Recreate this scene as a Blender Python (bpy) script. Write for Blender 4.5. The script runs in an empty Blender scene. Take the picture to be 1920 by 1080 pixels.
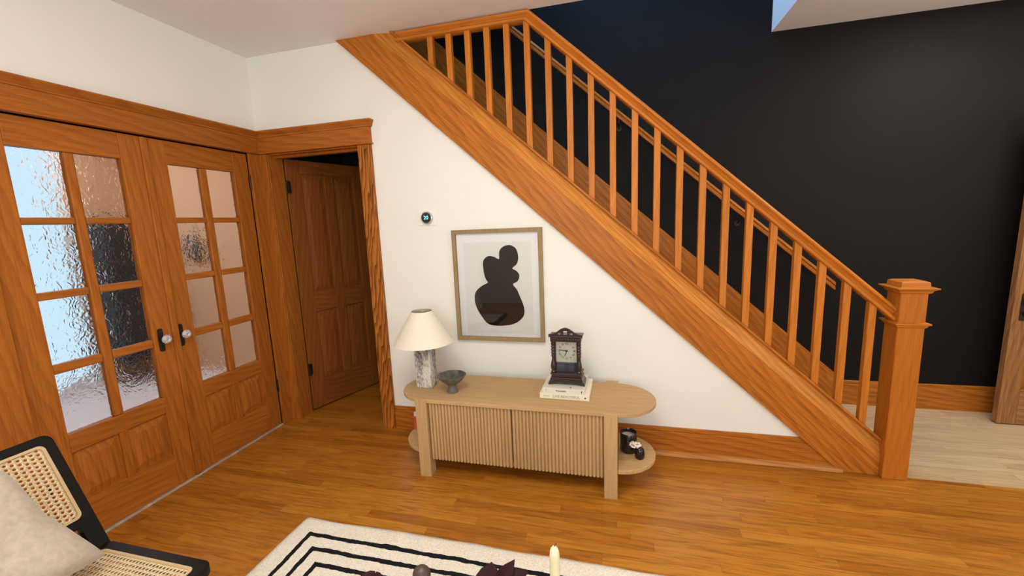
import bpy, bmesh, math, random
from mathutils import Vector, Matrix
random.seed(7)
PI = math.pi
SC = bpy.context.scene
COL = SC.collection

# ------------------------------------------------------------------ camera
cam_d = bpy.data.cameras.new('camera')
cam = bpy.data.objects.new('camera', cam_d)
COL.objects.link(cam)
R_ = Vector((0.96779167, 0.248457, -0.04060056))
U_ = Vector((0.000184652, 0.16057118, 0.98702425))
F_ = Vector((-0.25175236, 0.95524134, -0.15535357))
cam.matrix_world = Matrix(((R_.x, U_.x, -F_.x, 2.56238), (R_.y, U_.y, -F_.y, -2.61244), (R_.z, U_.z, -F_.z, 1.4854), (0, 0, 0, 1)))
cam_d.sensor_width = 36.0
cam_d.lens = 782.8 / 1920 * 36
cam_d.clip_start = 0.02
SC.camera = cam

# ------------------------------------------------------------------ world, lights, exposure
vs = SC.view_settings
vs.view_transform = 'Standard'; vs.look = 'None'; vs.gamma = 1.0; vs.exposure = -0.10; vs.use_curve_mapping = False
w = bpy.data.worlds.new('sky'); SC.world = w; w.use_nodes = True
w.node_tree.nodes['Background'].inputs[0].default_value = (0.62, 0.86, 1.0, 1)
w.node_tree.nodes['Background'].inputs[1].default_value = 1.15

def area(name, loc, target, sx, sy, power, col):
    l = bpy.data.lights.new(name, 'AREA'); l.shape = 'RECTANGLE'; l.size = sx; l.size_y = sy
    l.energy = power; l.color = col
    o = bpy.data.objects.new(name, l); COL.objects.link(o); o.location = loc
    o.rotation_euler = (Vector(target) - Vector(loc)).to_track_quat('-Z', 'Y').to_euler()
    return o
area('living_ceiling_light', (2.15, -2.2, 2.67), (2.15, -2.0, 0), 0.9, 0.9, 36, (1.0, 0.95, 0.82))
area('front_window_light', (3.0, -4.72, 1.45), (2.8, 0, 1.3), 2.6, 1.7, 50, (0.87, 0.95, 1.0))
area('ceiling_uplight_fill', (1.9, -3.4, 1.7), (1.9, -2.9, 2.7), 1.4, 0.8, 30, (0.95, 0.97, 1.0))  # added fill aimed upwards to brighten the ceiling, no lamp built
area('upstairs_window_light', (2.3, 0.5, 4.3), (3.6, 0.45, 3.0), 0.8, 0.6, 42, (0.30, 0.58, 1.0))
area('hall_daylight_standin', (4.75, 0.12, 2.70), (4.75, 0.20, 0), 0.6, 0.4, 26, (1.0, 0.95, 0.86))  # added overhead source standing in for daylight reaching the hall
area('right_cool_fill', (5.84, -2.7, 1.55), (0, -1.6, 1.6), 1.6, 1.4, 40, (0.80, 0.92, 1.0))  # added cool fill for the left wall and doors, not a window
area('hall_ceiling_fill', (5.2, -0.7, 1.9), (5.0, 0.2, 2.75), 0.4, 0.4, 6, (0.95, 0.97, 1.0))  # small fill added to lift the hall ceiling, no fixture here
area('sunroom_window_light', (-2.45, -0.35, 2.62), (-1.7, -0.35, 0), 0.9, 0.6, 34, (0.84, 0.91, 1.0))
area('sunroom_warm_fill', (-1.3, -0.3, 2.66), (-1.3, -0.3, 0), 0.5, 0.5, 9, (1.0, 0.88, 0.76))  # warm fill added for the tan walls, no fixture here

# ------------------------------------------------------------------ materials
MATS = {}
def _mat(name):
    m = bpy.data.materials.new(name); m.use_nodes = True
    nt = m.node_tree; b = nt.nodes['Principled BSDF']
    return m, nt, b
def N(nt, t, **kw):
    n = nt.nodes.new(t)
    for k, v in kw.items():
        if hasattr(n, k): setattr(n, k, v)
        else: n.inputs[k.replace('_', ' ')].default_value = v
    return n
def plain(name, col, rough=0.6, metal=0.0, noise=0.0, nscale=30, bump=0.0, coat=0.0, spec=0.5, sheen=0.0):
    if name in MATS: return MATS[name]
    m, nt, b = _mat(name); L = nt.links
    b.inputs['Base Color'].default_value = (*col, 1); b.inputs['Roughness'].default_value = rough
    b.inputs['Metallic'].default_value = metal; b.inputs['Coat Weight'].default_value = coat
    b.inputs['Specular IOR Level'].default_value = spec
    b.inputs['Sheen Weight'].default_value = sheen
    tc = N(nt, 'ShaderNodeTexCoord')
    no = N(nt, 'ShaderNodeTexNoise'); no.inputs['Scale'].default_value = nscale; no.inputs['Detail'].default_value = 4
    L.new(tc.outputs['Object'], no.inputs['Vector'])
    mx = N(nt, 'ShaderNodeMix', data_type='RGBA', blend_type='MULTIPLY'); mx.inputs[0].default_value = 1.0
    mx.inputs['A'].default_value = (*col, 1)
    cr = N(nt, 'ShaderNodeValToRGB')
    a = 1 - noise
    cr.color_ramp.elements[0].position = 0.3; cr.color_ramp.elements[0].color = (a, a, a, 1)
    cr.color_ramp.elements[1].position = 0.7; cr.color_ramp.elements[1].color = (1, 1, 1, 1)
    L.new(no.outputs['Fac'], cr.inputs[0]); L.new(cr.outputs[0], mx.inputs['B']); L.new(mx.outputs['Result'], b.inputs['Base Color'])
    if bump:
        bp = N(nt, 'ShaderNodeBump'); bp.inputs['Strength'].default_value = bump; bp.inputs['Distance'].default_value = 0.004
        L.new(no.outputs['Fac'], bp.inputs['Height']); L.new(bp.outputs[0], b.inputs['Normal'])
    MATS[name] = m; return m

OAK_L, OAK_D = (0.54, 0.180, 0.022), (0.32, 0.086, 0.008)
def wood(name, axis='x', light=OAK_L, dark=OAK_D, rough=0.42, scale=1.0, ring=0.72, ang=0.0, coat=0.15, wscale=15.0, wdist=6.0):
    key = (name, axis)
    if key in MATS: return MATS[key]
    m, nt, b = _mat(name + '_' + axis); L = nt.links
    tc = N(nt, 'ShaderNodeTexCoord'); oi = N(nt, 'ShaderNodeObjectInfo')
    mul = N(nt, 'ShaderNodeMath', operation='MULTIPLY'); mul.inputs[1].default_value = 7.3
    L.new(oi.outputs['Random'], mul.inputs[0])
    ad = N(nt, 'ShaderNodeVectorMath', operation='ADD')
    L.new(tc.outputs['Object'], ad.inputs[0]); L.new(mul.outputs[0], ad.inputs[1])
    m1 = N(nt, 'ShaderNodeMapping')
    m1.inputs['Rotation'].default_value = {'x': (0, 0, 0), 'y': (0, 0, -PI / 2), 'z': (0, PI / 2, 0), 's': (0, -ang, 0)}[axis]
    L.new(ad.outputs[0], m1.inputs['Vector'])
    m2 = N(nt, 'ShaderNodeMapping'); m2.inputs['Scale'].default_value = (0.16 * scale, 1.0 * scale, 1.0 * scale)
    L.new(m1.outputs[0], m2.inputs['Vector'])
    wv = N(nt, 'ShaderNodeTexWave', wave_type='BANDS', bands_direction='DIAGONAL', wave_profile='SAW')
    for k, v in (('Scale', wscale), ('Distortion', wdist), ('Detail', 2.0), ('Detail Scale', 0.8), ('Detail Roughness', 0.5)): wv.inputs[k].default_value = v
    L.new(m2.outputs[0], wv.inputs['Vector'])
    m3 = N(nt, 'ShaderNodeMapping'); m3.inputs['Scale'].default_value = (4 * scale, 150 * scale, 150 * scale)
    L.new(m1.outputs[0], m3.inputs['Vector'])
    po = N(nt, 'ShaderNodeTexNoise'); po.inputs['Scale'].default_value = 1.0; po.inputs['Detail'].default_value = 3
    L.new(m3.outputs[0], po.inputs['Vector'])
    lo = N(nt, 'ShaderNodeTexNoise'); lo.inputs['Scale'].default_value = 2.5; lo.inputs['Detail'].default_value = 3
    L.new(m2.outputs[0], lo.inputs['Vector'])
    c1 = N(nt, 'ShaderNodeValToRGB')
    c1.color_ramp.elements[0].position = 0.35; c1.color_ramp.elements[0].color = (*light, 1)
    c1.color_ramp.elements[1].position = 0.97
    rk = min(1.0, 0.75 * ring); dk = tuple(l * (1 - rk) + d * rk for l, d in zip(light, dark))
    c1.color_ramp.elements[1].color = (*dk, 1)
    L.new(wv.outputs['Fac'], c1.inputs[0])
    c2 = N(nt, 'ShaderNodeValToRGB')
    c2.color_ramp.elements[0].position = 0.35; c2.color_ramp.elements[0].color = (0.50, 0.44, 0.38, 1)
    c2.color_ramp.elements[1].position = 0.55; c2.color_ramp.elements[1].color = (1, 1, 1, 1)
    L.new(po.outputs['Fac'], c2.inputs[0])
    x1 = N(nt, 'ShaderNodeMix', data_type='RGBA', blend_type='MULTIPLY'); x1.inputs[0].default_value = min(1.0, 0.8 * ring)
    L.new(c1.outputs[0], x1.inputs['A']); L.new(c2.outputs[0], x1.inputs['B'])
    c3 = N(nt, 'ShaderNodeValToRGB')
    c3.color_ramp.elements[0].position = 0.3; c3.color_ramp.elements[0].color = (0.8, 0.78, 0.76, 1)
    c3.color_ramp.elements[1].position = 0.7; c3.color_ramp.elements[1].color = (1.08, 1.06, 1.04, 1)
    L.new(lo.outputs['Fac'], c3.inputs[0])
    x2 = N(nt, 'ShaderNodeMix', data_type='RGBA', blend_type='MULTIPLY'); x2.inputs[0].default_value = 0.8
    L.new(x1.outputs['Result'], x2.inputs['A']); L.new(c3.outputs[0], x2.inputs['B'])
    L.new(x2.outputs['Result'], b.inputs['Base Color'])
    b.inputs['Roughness'].default_value = rough; b.inputs['Specular IOR Level'].default_value = 0.18; b.inputs['Coat Weight'].default_value = coat * 0.2; b.inputs['Coat Roughness'].default_value = 0.25
    bp = N(nt, 'ShaderNodeBump'); bp.inputs['Strength'].default_value = 0.12; bp.inputs['Distance'].default_value = 0.002
    L.new(po.outputs['Fac'], bp.inputs['Height']); L.new(bp.outputs[0], b.inputs['Normal'])
    MATS[key] = m; return m

def floor_mat(name, tones, bw=0.057, bl=0.85, rough=0.33, grain=0.8):
    m, nt, b = _mat(name); L = nt.links
    tc = N(nt, 'ShaderNodeTexCoord'); sx = N(nt, 'ShaderNodeSeparateXYZ'); L.new(tc.outputs['Object'], sx.inputs[0])
    def mth(op, a, bb=None):
        n = N(nt, 'ShaderNodeMath', operation=op)
        for i, v in enumerate((a, bb)):
            if v is None: continue
            if isinstance(v, (int, float)): n.inputs[i].default_value = v
            else: L.new(v, n.inputs[i])
        return n.outputs[0]
    yr = mth('DIVIDE', sx.outputs['Y'], bw); row = mth('FLOOR', yr)
    wn = N(nt, 'ShaderNodeTexWhiteNoise', noise_dimensions='1D'); L.new(row, wn.inputs['W'])
    xr = mth('ADD', mth('DIVIDE', sx.outputs['X'], bl), mth('MULTIPLY', wn.outputs['Value'], 17.0)); brd = mth('FLOOR', xr)
    cb = N(nt, 'ShaderNodeCombineXYZ'); L.new(row, cb.inputs[0]); L.new(brd, cb.inputs[1])
    w2 = N(nt, 'ShaderNodeTexWhiteNoise', noise_dimensions='2D'); L.new(cb.outputs[0], w2.inputs['Vector'])
    cr = N(nt, 'ShaderNodeValToRGB')
    el = cr.color_ramp.elements
    el[0].position = 0; el[0].color = (*tones[0], 1); el[1].position = 1; el[1].color = (*tones[-1], 1)
    for i, t in enumerate(tones[1:-1]):
        e = el.new((i + 1) / (len(tones) - 1)); e.color = (*t, 1)
    L.new(w2.outputs['Value'], cr.inputs[0])
    sc = N(nt, 'ShaderNodeVectorMath', operation='MULTIPLY'); L.new(tc.outputs['Object'], sc.inputs[0]); sc.inputs[1].default_value = (1.6, 22, 22)
    of = N(nt, 'ShaderNodeVectorMath', operation='ADD'); L.new(sc.outputs[0], of.inputs[0])
    sc2 = N(nt, 'ShaderNodeVectorMath', operation='SCALE'); L.new(w2.outputs['Color'], sc2.inputs[0]); sc2.inputs['Scale'].default_value = 31
    L.new(sc2.outputs[0], of.inputs[1])
    g = N(nt, 'ShaderNodeTexNoise'); g.inputs['Scale'].default_value = 2.2; g.inputs['Detail'].default_value = 5; g.inputs['Distortion'].default_value = 1.6
    L.new(of.outputs[0], g.inputs['Vector'])
    c2 = N(nt, 'ShaderNodeValToRGB')
    c2.color_ramp.elements[0].position = 0.32; c2.color_ramp.elements[0].color = (0.58, 0.52, 0.46, 1)
    c2.color_ramp.elements[1].position = 0.58; c2.color_ramp.elements[1].color = (1.05, 1.05, 1.05, 1)
    L.new(g.outputs['Fac'], c2.inputs[0])
    x = N(nt, 'ShaderNodeMix', data_type='RGBA', blend_type='MULTIPLY'); x.inputs[0].default_value = grain
    L.new(cr.outputs[0], x.inputs['A']); L.new(c2.outputs[0], x.inputs['B'])
    # joints
    fy = mth('FRACT', yr); ey = mth('MINIMUM', fy, mth('SUBTRACT', 1.0, fy))
    fx = mth('FRACT', xr); ex = mth('MULTIPLY', mth('MINIMUM', fx, mth('SUBTRACT', 1.0, fx)), bl / bw)
    e = mth('MINIMUM', ey, ex)
    jr = N(nt, 'ShaderNodeValToRGB')
    jr.color_ramp.elements[0].position = 0.0; jr.color_ramp.elements[0].color = (0.55, 0.5, 0.45, 1)
    jr.color_ramp.elements[1].position = 0.025; jr.color_ramp.elements[1].color = (1, 1, 1, 1)
    L.new(e, jr.inputs[0])
    x3 = N(nt, 'ShaderNodeMix', data_type='RGBA', blend_type='MULTIPLY'); x3.inputs[0].default_value = 0.8
    L.new(x.outputs['Result'], x3.inputs['A']); L.new(jr.outputs[0], x3.inputs['B'])
    L.new(x3.outputs['Result'], b.inputs['Base Color']); b.inputs['Roughness'].default_value = rough
    b.inputs['Specular IOR Level'].default_value = 0.35; b.inputs['Coat Weight'].default_value = 0.12; b.inputs['Coat Roughness'].default_value = 0.22
    bp = N(nt, 'ShaderNodeBump'); bp.inputs['Strength'].default_value = 0.15; bp.inputs['Distance'].default_value = 0.002
    L.new(jr.outputs[0], bp.inputs['Height']); L.new(bp.outputs[0], b.inputs['Normal'])
    MATS[name] = m; return m

def thin_glass(name, tint=(1, 1, 1)):
    if name in MATS: return MATS[name]
    m, nt, b = _mat(name); L = nt.links; nt.nodes.remove(b)
    out = nt.nodes['Material Output']
    tr = N(nt, 'ShaderNodeBsdfTransparent'); tr.inputs[0].default_value = (*tint, 1)
    gl = N(nt, 'ShaderNodeBsdfGlossy'); gl.inputs['Roughness'].default_value = 0.01
    fr = N(nt, 'ShaderNodeFresnel'); fr.inputs[0].default_value = 1.5
    mx = N(nt, 'ShaderNodeMixShader'); L.new(fr.outputs[0], mx.inputs[0]); L.new(tr.outputs[0], mx.inputs[1]); L.new(gl.outputs[0], mx.inputs[2])
    L.new(mx.outputs[0], out.inputs[0]); MATS[name] = m; return m

def chip_glass():
    if 'chip' in MATS: return MATS['chip']
    m, nt, b = _mat('chipped_frosted_glass'); L = nt.links
    b.inputs['Base Color'].default_value = (0.97, 0.98, 1, 1); b.inputs['Transmission Weight'].default_value = 1
    b.inputs['Roughness'].default_value = 0.10; b.inputs['IOR'].default_value = 1.2
    tc = N(nt, 'ShaderNodeTexCoord')
    nz = N(nt, 'ShaderNodeTexNoise'); nz.inputs['Scale'].default_value = 14; nz.inputs['Detail'].default_value = 2
    L.new(tc.outputs['Object'], nz.inputs['Vector'])
    sc = N(nt, 'ShaderNodeVectorMath', operation='SCALE'); L.new(nz.outputs['Color'], sc.inputs[0]); sc.inputs['Scale'].default_value = 0.12
    ad = N(nt, 'ShaderNodeVectorMath', operation='ADD'); L.new(tc.outputs['Object'], ad.inputs[0]); L.new(sc.outputs[0], ad.inputs[1])
    vo = N(nt, 'ShaderNodeTexVoronoi', feature='F1'); vo.inputs['Scale'].default_value = 55
    mp = N(nt, 'ShaderNodeMapping'); mp.inputs['Scale'].default_value = (1, 1.0, 0.62); mp.inputs['Rotation'].default_value = (0.6, 0, 0)
    L.new(ad.outputs[0], mp.inputs['Vector']); L.new(mp.outputs[0], vo.inputs['Vector'])
    bp = N(nt, 'ShaderNodeBump'); bp.inputs['Strength'].default_value = 1.0; bp.inputs['Distance'].default_value = 0.0020
    L.new(vo.outputs['Distance'], bp.inputs['Height']); L.new(bp.outputs[0], b.inputs['Normal'])
    MATS['chip'] = m; return m

def emit(name, col, s):
    m, nt, b = _mat(name)
    b.inputs['Base Color'].default_value = (*[c * .5 for c in col], 1)
    b.inputs['Emission Color'].default_value = (*col, 1); b.inputs['Emission Strength'].default_value = s
    return m

def cane_mat():
    m, nt, b = _mat('woven_cane'); L = nt.links; out = nt.nodes['Material Output']
    def mth(op, a, bb=None):
        n = N(nt, 'ShaderNodeMath', operation=op)
        for i, v in enumerate((a, bb)):
            if v is None: continue
            if isinstance(v, (int, float)): n.inputs[i].default_value = v
            else: L.new(v, n.inputs[i])
        return n.outputs[0]
    tc = N(nt, 'ShaderNodeTexCoord'); sx = N(nt, 'ShaderNodeSeparateXYZ'); L.new(tc.outputs['Object'], sx.inputs[0])
    v = mth('DIVIDE', sx.outputs['Y'], 0.0165); col = mth('FLOOR', v)
    u = mth('ADD', mth('DIVIDE', sx.outputs['X'], 0.0150), mth('MULTIPLY', mth('MODULO', mth('ABSOLUTE', col), 2.0), 0.5))
    fu = mth('MULTIPLY', mth('SUBTRACT', mth('FRACT', u), 0.5), 0.0150 / 0.0042)
    fv = mth('MULTIPLY', mth('SUBTRACT', mth('FRACT', v), 0.5), 0.0165 / 0.0050)
    d = mth('ADD', mth('MULTIPLY', fu, fu), mth('MULTIPLY', fv, fv))
    hole = mth('LESS_THAN', d, 1.0)
    wvn = N(nt, 'ShaderNodeTexNoise'); wvn.inputs['Scale'].default_value = 160; L.new(tc.outputs['Object'], wvn.inputs['Vector'])
    cr = N(nt, 'ShaderNodeValToRGB'); cr.color_ramp.elements[0].color = (0.58, 0.40, 0.20, 1); cr.color_ramp.elements[1].color = (0.88, 0.70, 0.45, 1)
    cr.color_ramp.elements[0].position = 0.3; cr.color_ramp.elements[1].position = 0.6
    L.new(wvn.outputs['Fac'], cr.inputs[0]); L.new(cr.outputs[0], b.inputs['Base Color']); b.inputs['Roughness'].default_value = 0.5
    bp = N(nt, 'ShaderNodeBump'); bp.inputs['Strength'].default_value = 0.6; bp.inputs['Distance'].default_value = 0.002
    L.new(d, bp.inputs['Height']); L.new(bp.outputs[0], b.inputs['Normal'])
    tr = N(nt, 'ShaderNodeBsdfTransparent'); mx = N(nt, 'ShaderNodeMixShader')
    L.new(hole, mx.inputs[0]); L.new(b.outputs[0], mx.inputs[1]); L.new(tr.outputs[0], mx.inputs[2]); L.new(mx.outputs[0], out.inputs[0])
    return m

SLOPE = 0.8925; TH = math.atan(SLOPE)
wall_cream = plain('cream_wall_paint', (0.88, 0.86, 0.785), 0.75, noise=0.03, nscale=3, bump=0.03)
ceil_white = plain('ceiling_paint', (0.87, 0.84, 0.82), 0.85, noise=0.03, nscale=4)
black_wall = plain('black_wall_paint', (0.0115, 0.0095, 0.0085), 0.6, noise=0.1, nscale=5, spec=0.12)
OX, OY, OZ, OS = wood('oak', 'x'), wood('oak', 'y'), wood('oak', 'z'), wood('oak', 's', ang=TH)
DOR = dict(light=(0.46, 0.145, 0.020), dark=(0.25, 0.066, 0.008), ring=0.5)
DX, DY, DZ = wood('door_oak', 'x', **DOR), wood('door_oak', 'y', **DOR), wood('door_oak', 'z', **DOR)
PALE = dict(light=(0.56, 0.36, 0.17), dark=(0.42, 0.25, 0.11), rough=0.55, ring=0.28, coat=0.0)
PX, PZ = wood('pale_oak', 'x', **PALE), wood('pale_oak', 'z', **PALE)
black_wood = plain('ebonised_wood', (0.009, 0.0065, 0.005), 0.5, noise=0.3, nscale=40, spec=0.16)
iron = plain('dark_bronze', (0.045, 0.03, 0.02), 0.45, metal=0.6, noise=0.3, nscale=60)

# ------------------------------------------------------------------ mesh helpers
class MB:
    def __init__(s): s.v = []; s.f = []
    def add(s, vs_, fs):
        o = len(s.v); s.v += [tuple(p) for p in vs_]; s.f += [tuple(i + o for i in f) for f in fs]; return s
    def box(s, x0, x1, y0, y1, z0, z1):
        return s.add([(x0, y0, z0), (x1, y0, z0), (x1, y1, z0), (x0, y1, z0), (x0, y0, z1), (x1, y0, z1), (x1, y1, z1), (x0, y1, z1)],
                     [(3, 2, 1, 0), (4, 5, 6, 7), (0, 1, 5, 4), (1, 2, 6, 5), (2, 3, 7, 6), (3, 0, 4, 7)])
    def prism(s, pts, a, b, axis='y'):
        n = len(pts)
        f = {'y': lambda p, t: (p[0], t, p[1]), 'x': lambda p, t: (t, p[0], p[1]), 'z': lambda p, t: (p[0], p[1], t)}[axis]
        return s.add([f(p, a) for p in pts] + [f(p, b) for p in pts],
                     [tuple(range(n))[::-1], tuple(range(n, 2 * n))] + [(i, (i + 1) % n, n + (i + 1) % n, n + i) for i in range(n)])
    def ring(s, outer, inner, a, b, axis='z'):
        n = len(outer)
        f = {'y': lambda p, t: (p[0], t, p[1]), 'x': lambda p, t: (t, p[0], p[1]), 'z': lambda p, t: (p[0], p[1], t)}[axis]
        V = [f(p, a) for p in outer] + [f(p, b) for p in outer] + [f(p, a) for p in inner] + [f(p, b) for p in inner]
        F = []
        for i in range(n):
            j = (i + 1) % n
            F += [(i, j, n + j, n + i), (2 * n + j, 2 * n + i, 3 * n + i, 3 * n + j), (n + i, n + j, 3 * n + j, 3 * n + i), (j, i, 2 * n + i, 2 * n + j)]
        return s.add(V, F)
    def loft(s, secs, closed=True, caps=True):
        n = len(secs[0]); V = [p for sec in secs for p in sec]; F = []
        for k in range(len(secs) - 1):
            for i in range(n if closed else n - 1):
                j = (i + 1) % n; F.append((k * n + i, k * n + j, (k + 1) * n + j, (k + 1) * n + i))
        if caps and closed: F += [tuple(range(n))[::-1], tuple(range((len(secs) - 1) * n, len(secs) * n))]
        return s.add(V, F)
    def lathe(s, prof, c=(0, 0, 0), n=40, axis='z', sx=1, sy=1):
        secs = []
        for r, h in prof:
            sec = []
            for i in range(n):
                a = 2 * PI * i / n; p, q = r * math.cos(a) * sx, r * math.sin(a) * sy
                sec.append({'z': (c[0] + p, c[1] + q, c[2] + h), 'x': (c[0] + h, c[1] + p, c[2] + q), 'y': (c[0] + q, c[1] + h, c[2] + p)}[axis])
            secs.append(sec)
        return s.loft(secs)
    def tube(s, path, r, n=10):
        secs = []; P = [Vector(p) for p in path]; rr = r if isinstance(r, (list, tuple)) else [r] * len(P)
        for k, p in enumerate(P):
            t = (P[min(k + 1, len(P) - 1)] - P[max(k - 1, 0)]).normalized()
            a = t.cross(Vector((0, 0, 1)))
            if a.length < 1e-3: a = t.cross(Vector((0, 1, 0)))
            a.normalize(); b = t.cross(a)
            secs.append([tuple(p + a * rr[k] * math.cos(2 * PI * i / n) + b * rr[k] * math.sin(2 * PI * i / n)) for i in range(n)])
        return s.loft(secs)
    def sphere(s, c, rx, ry, rz, n=20, m=12):
        return s.loft([[(c[0] + rx * math.sin(PI * k / m) * math.cos(2 * PI * i / n), c[1] + ry * math.sin(PI * k / m) * math.sin(2 * PI * i / n), c[2] + rz * math.cos(PI * k / m)) for i in range(n)]
                       for k in [0.02] + list(range(1, m)) + [m - 0.02]])

OFF = {}
def thing(name, label, cat, loc, rotz=0.0, group=None, world=True, kind=None):
    o = bpy.data.objects.new(name, None); COL.objects.link(o); o.location = loc; o.rotation_euler = (0, 0, rotz)
    o.empty_display_size = 0.05
    tag(o, label, cat, group, kind); OFF[o.name] = Vector(loc) if world else Vector((0, 0, 0)); return o
def tag(o, label, cat, group=None, kind=None):
    o['label'] = label; o['category'] = cat
    if group: o['group'] = group
    if kind: o['kind'] = kind
    return o
def obj(name, mb, mat, parent=None, smooth=False, bev=0.0, label=None):
    me = bpy.data.meshes.new(name)
    off = OFF.get(parent.name, Vector((0, 0, 0))) if parent else Vector((0, 0, 0))
    me.from_pydata([tuple(Vector(p) - off) for p in mb.v], [], mb.f); me.validate(); 
    bm = bmesh.new(); bm.from_mesh(me); bmesh.ops.recalc_face_normals(bm, faces=bm.faces); bm.to_mesh(me); bm.free()
    me.update(); me.materials.append(mat)
    o = bpy.data.objects.new(name, me); COL.objects.link(o)
    if parent: o.parent = parent; OFF[o.name] = off
    if smooth:
        for p in me.polygons: p.use_smooth = True
        if smooth != 'all':
            ed = o.modifiers.new('edges', 'EDGE_SPLIT'); ed.split_angle = math.radians(40)
    if bev:
        b = o.modifiers.new('bevel', 'BEVEL'); b.width = bev; b.segments = 2; b.limit_method = 'ANGLE'
    if label: o['label'] = label
    return o
def struct(name, mb, mat, label, cat, parent=None, bev=0):
    o = obj(name, mb, mat, parent, bev=bev)
    return tag(o, label, cat, kind='structure')
def rrect(x0, x1, y0, y1, r, n=6):
    pts = []
    for cx, cy, a0 in ((x1 - r, y1 - r, 0), (x0 + r, y1 - r, 90), (x0 + r, y0 + r, 180), (x1 - r, y0 + r, 270)):
        for i in range(n + 1):
            a = math.radians(a0 + 90 * i / n); pts.append((cx + r * math.cos(a), cy + r * math.sin(a)))
    return pts
def catmull(pts, k=5):
    out = []; n = len(pts)
    for i in range(n):
        p0, p1, p2, p3 = pts[i - 1], pts[i], pts[(i + 1) % n], pts[(i + 2) % n]
        for j in range(k):
            t = j / k
            out.append(tuple(0.5 * (2 * b + (c - a) * t + (2 * a - 5 * b + 4 * c - d) * t * t + (3 * b - a - 3 * c + d) * t ** 3) for a, b, c, d in zip(p0, p1, p2, p3)))
    return out
def text_mb(s, size, fn, depth=0.0006):
    cu = bpy.data.curves.new('lettering', 'FONT'); cu.body = s; cu.size = size; cu.extrude = depth; cu.align_x = 'CENTER'; cu.align_y = 'CENTER'; cu.resolution_u = 3
    o = bpy.data.objects.new('lettering', cu); COL.objects.link(o)
    bpy.context.view_layer.update()
    me = o.to_mesh(); mb = MB().add([fn(v.co) for v in me.vertices], [tuple(p.vertices) for p in me.polygons])
    o.to_mesh_clear(); bpy.data.objects.remove(o); bpy.data.curves.remove(cu); return mb

# ------------------------------------------------------------------ the setting
H, HH, YW = 2.7073, 2.745, 0.97
FL = floor_mat('oak_strip_floor', [(0.33, 0.115, 0.011), (0.46, 0.165, 0.017), (0.49, 0.195, 0.022), (0.41, 0.142, 0.013), (0.52, 0.215, 0.027)])
FH = floor_mat('pale_hall_floor', [(0.55, 0.38, 0.20), (0.62, 0.44, 0.24), (0.66, 0.48, 0.27), (0.57, 0.41, 0.21)], grain=0.5, rough=0.4)
struct('floor', MB().box(-0.12, 6.0, -4.8, -0.03, -0.05, 0).box(-0.12, 3.95, -0.03, YW, -0.05, 0), FL, 'orange oak strip floor of the living room', 'floor')
struct('floor_hall', MB().box(3.95, 6.0, -0.03, YW, -0.05, 0), FH, 'pale oak strip floor of the hall beyond the newel post', 'floor')
struct('ceiling', MB().box(-0.12, 6.0, -4.8, 0.0, H, H + 0.2).box(-0.12, 0.55, 0, YW, H, H + 0.2), ceil_white, 'white living room ceiling', 'ceiling')
struct('ceiling_hall', MB().box(3.6, 6.0, 0.0, YW, HH, HH + 0.2), ceil_white, 'white hall ceiling at the edge of the stair opening', 'ceiling')
OB, OT = -1.455, 2.045
wl = MB().box(-0.12, 0, -4.8, OB, 0, H).box(-0.12, 0, OB, -0.108, OT, H).box(-0.12, 0, -0.108, 0.0, 0, H).box(-0.12, 0, 0.0, YW, 0, H)
struct('wall_left', wl, wall_cream, 'cream wall above the French doors', 'wall')
topl = lambda x: 2.692 - 0.8900 * (x - 1.176)
botl = lambda x: 2.695 - 0.8950 * (x - 0.768)
xt = 1.176 - (H - 2.692 + 0.03) / 0.89
wb = MB().box(0, 0.081, 0, 0.06, 0, H).box(0.081, 0.846, 0, 0.06, OT + 0.001, H)
wb.prism([(0.846, 0), (3.93, 0), (3.93, topl(3.93) - 0.03), (xt, H), (0.846, H)], 0, 0.06)
struct('wall_back', wb, wall_cream, 'cream wall under the stairs', 'wall')
struct('wall_hall', MB().box(-0.12, 6.0, YW, YW + 0.1, 0, 5.2), black_wall, 'black wall behind the staircase', 'wall')
struct('wall_right', MB().box(5.9, 6.0, -4.8, YW, 0, H + 0.2), wall_cream, 'cream wall at the right end of the room', 'wall')
struct('wall_front', MB().box(-0.12, 6.0, -4.9, -4.8, 0, H), wall_cream, 'cream wall behind the viewer', 'wall')
up = plain('upstairs_paint', (0.75, 0.75, 0.75), 0.8)
struct('wall_stairwell', MB().box(3.6, 3.7, 0.0, YW, HH + 0.2, 5.2).box(0.45, 3.7, -0.1, 0, H + 0.2, 5.2).box(0.45, 0.55, 0, YW, H + 0.2, 5.2).box(0.45, 3.7, -0.1, YW, 5.2, 5.3), up, 'white upper walls of the stairwell', 'wall')
clo = plain('closet_painted_shade', (0.022, 0.016, 0.012), 0.9)  # near-black colour stands in for the shade on unlit off-white walls
struct('wall_closet', MB().box(0.0, 0.012, 0.061, YW, 0, 2.3).box(1.25, 1.3, 0.06, YW, 0, 2.2).box(0.0, 1.3, YW - 0.01, YW, 0, 2.6).box(0.0, 1.3, 0.06, YW, 2.25, 2.3), clo, 'closet walls inside the open doorway with shade painted in', 'wall')
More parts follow.
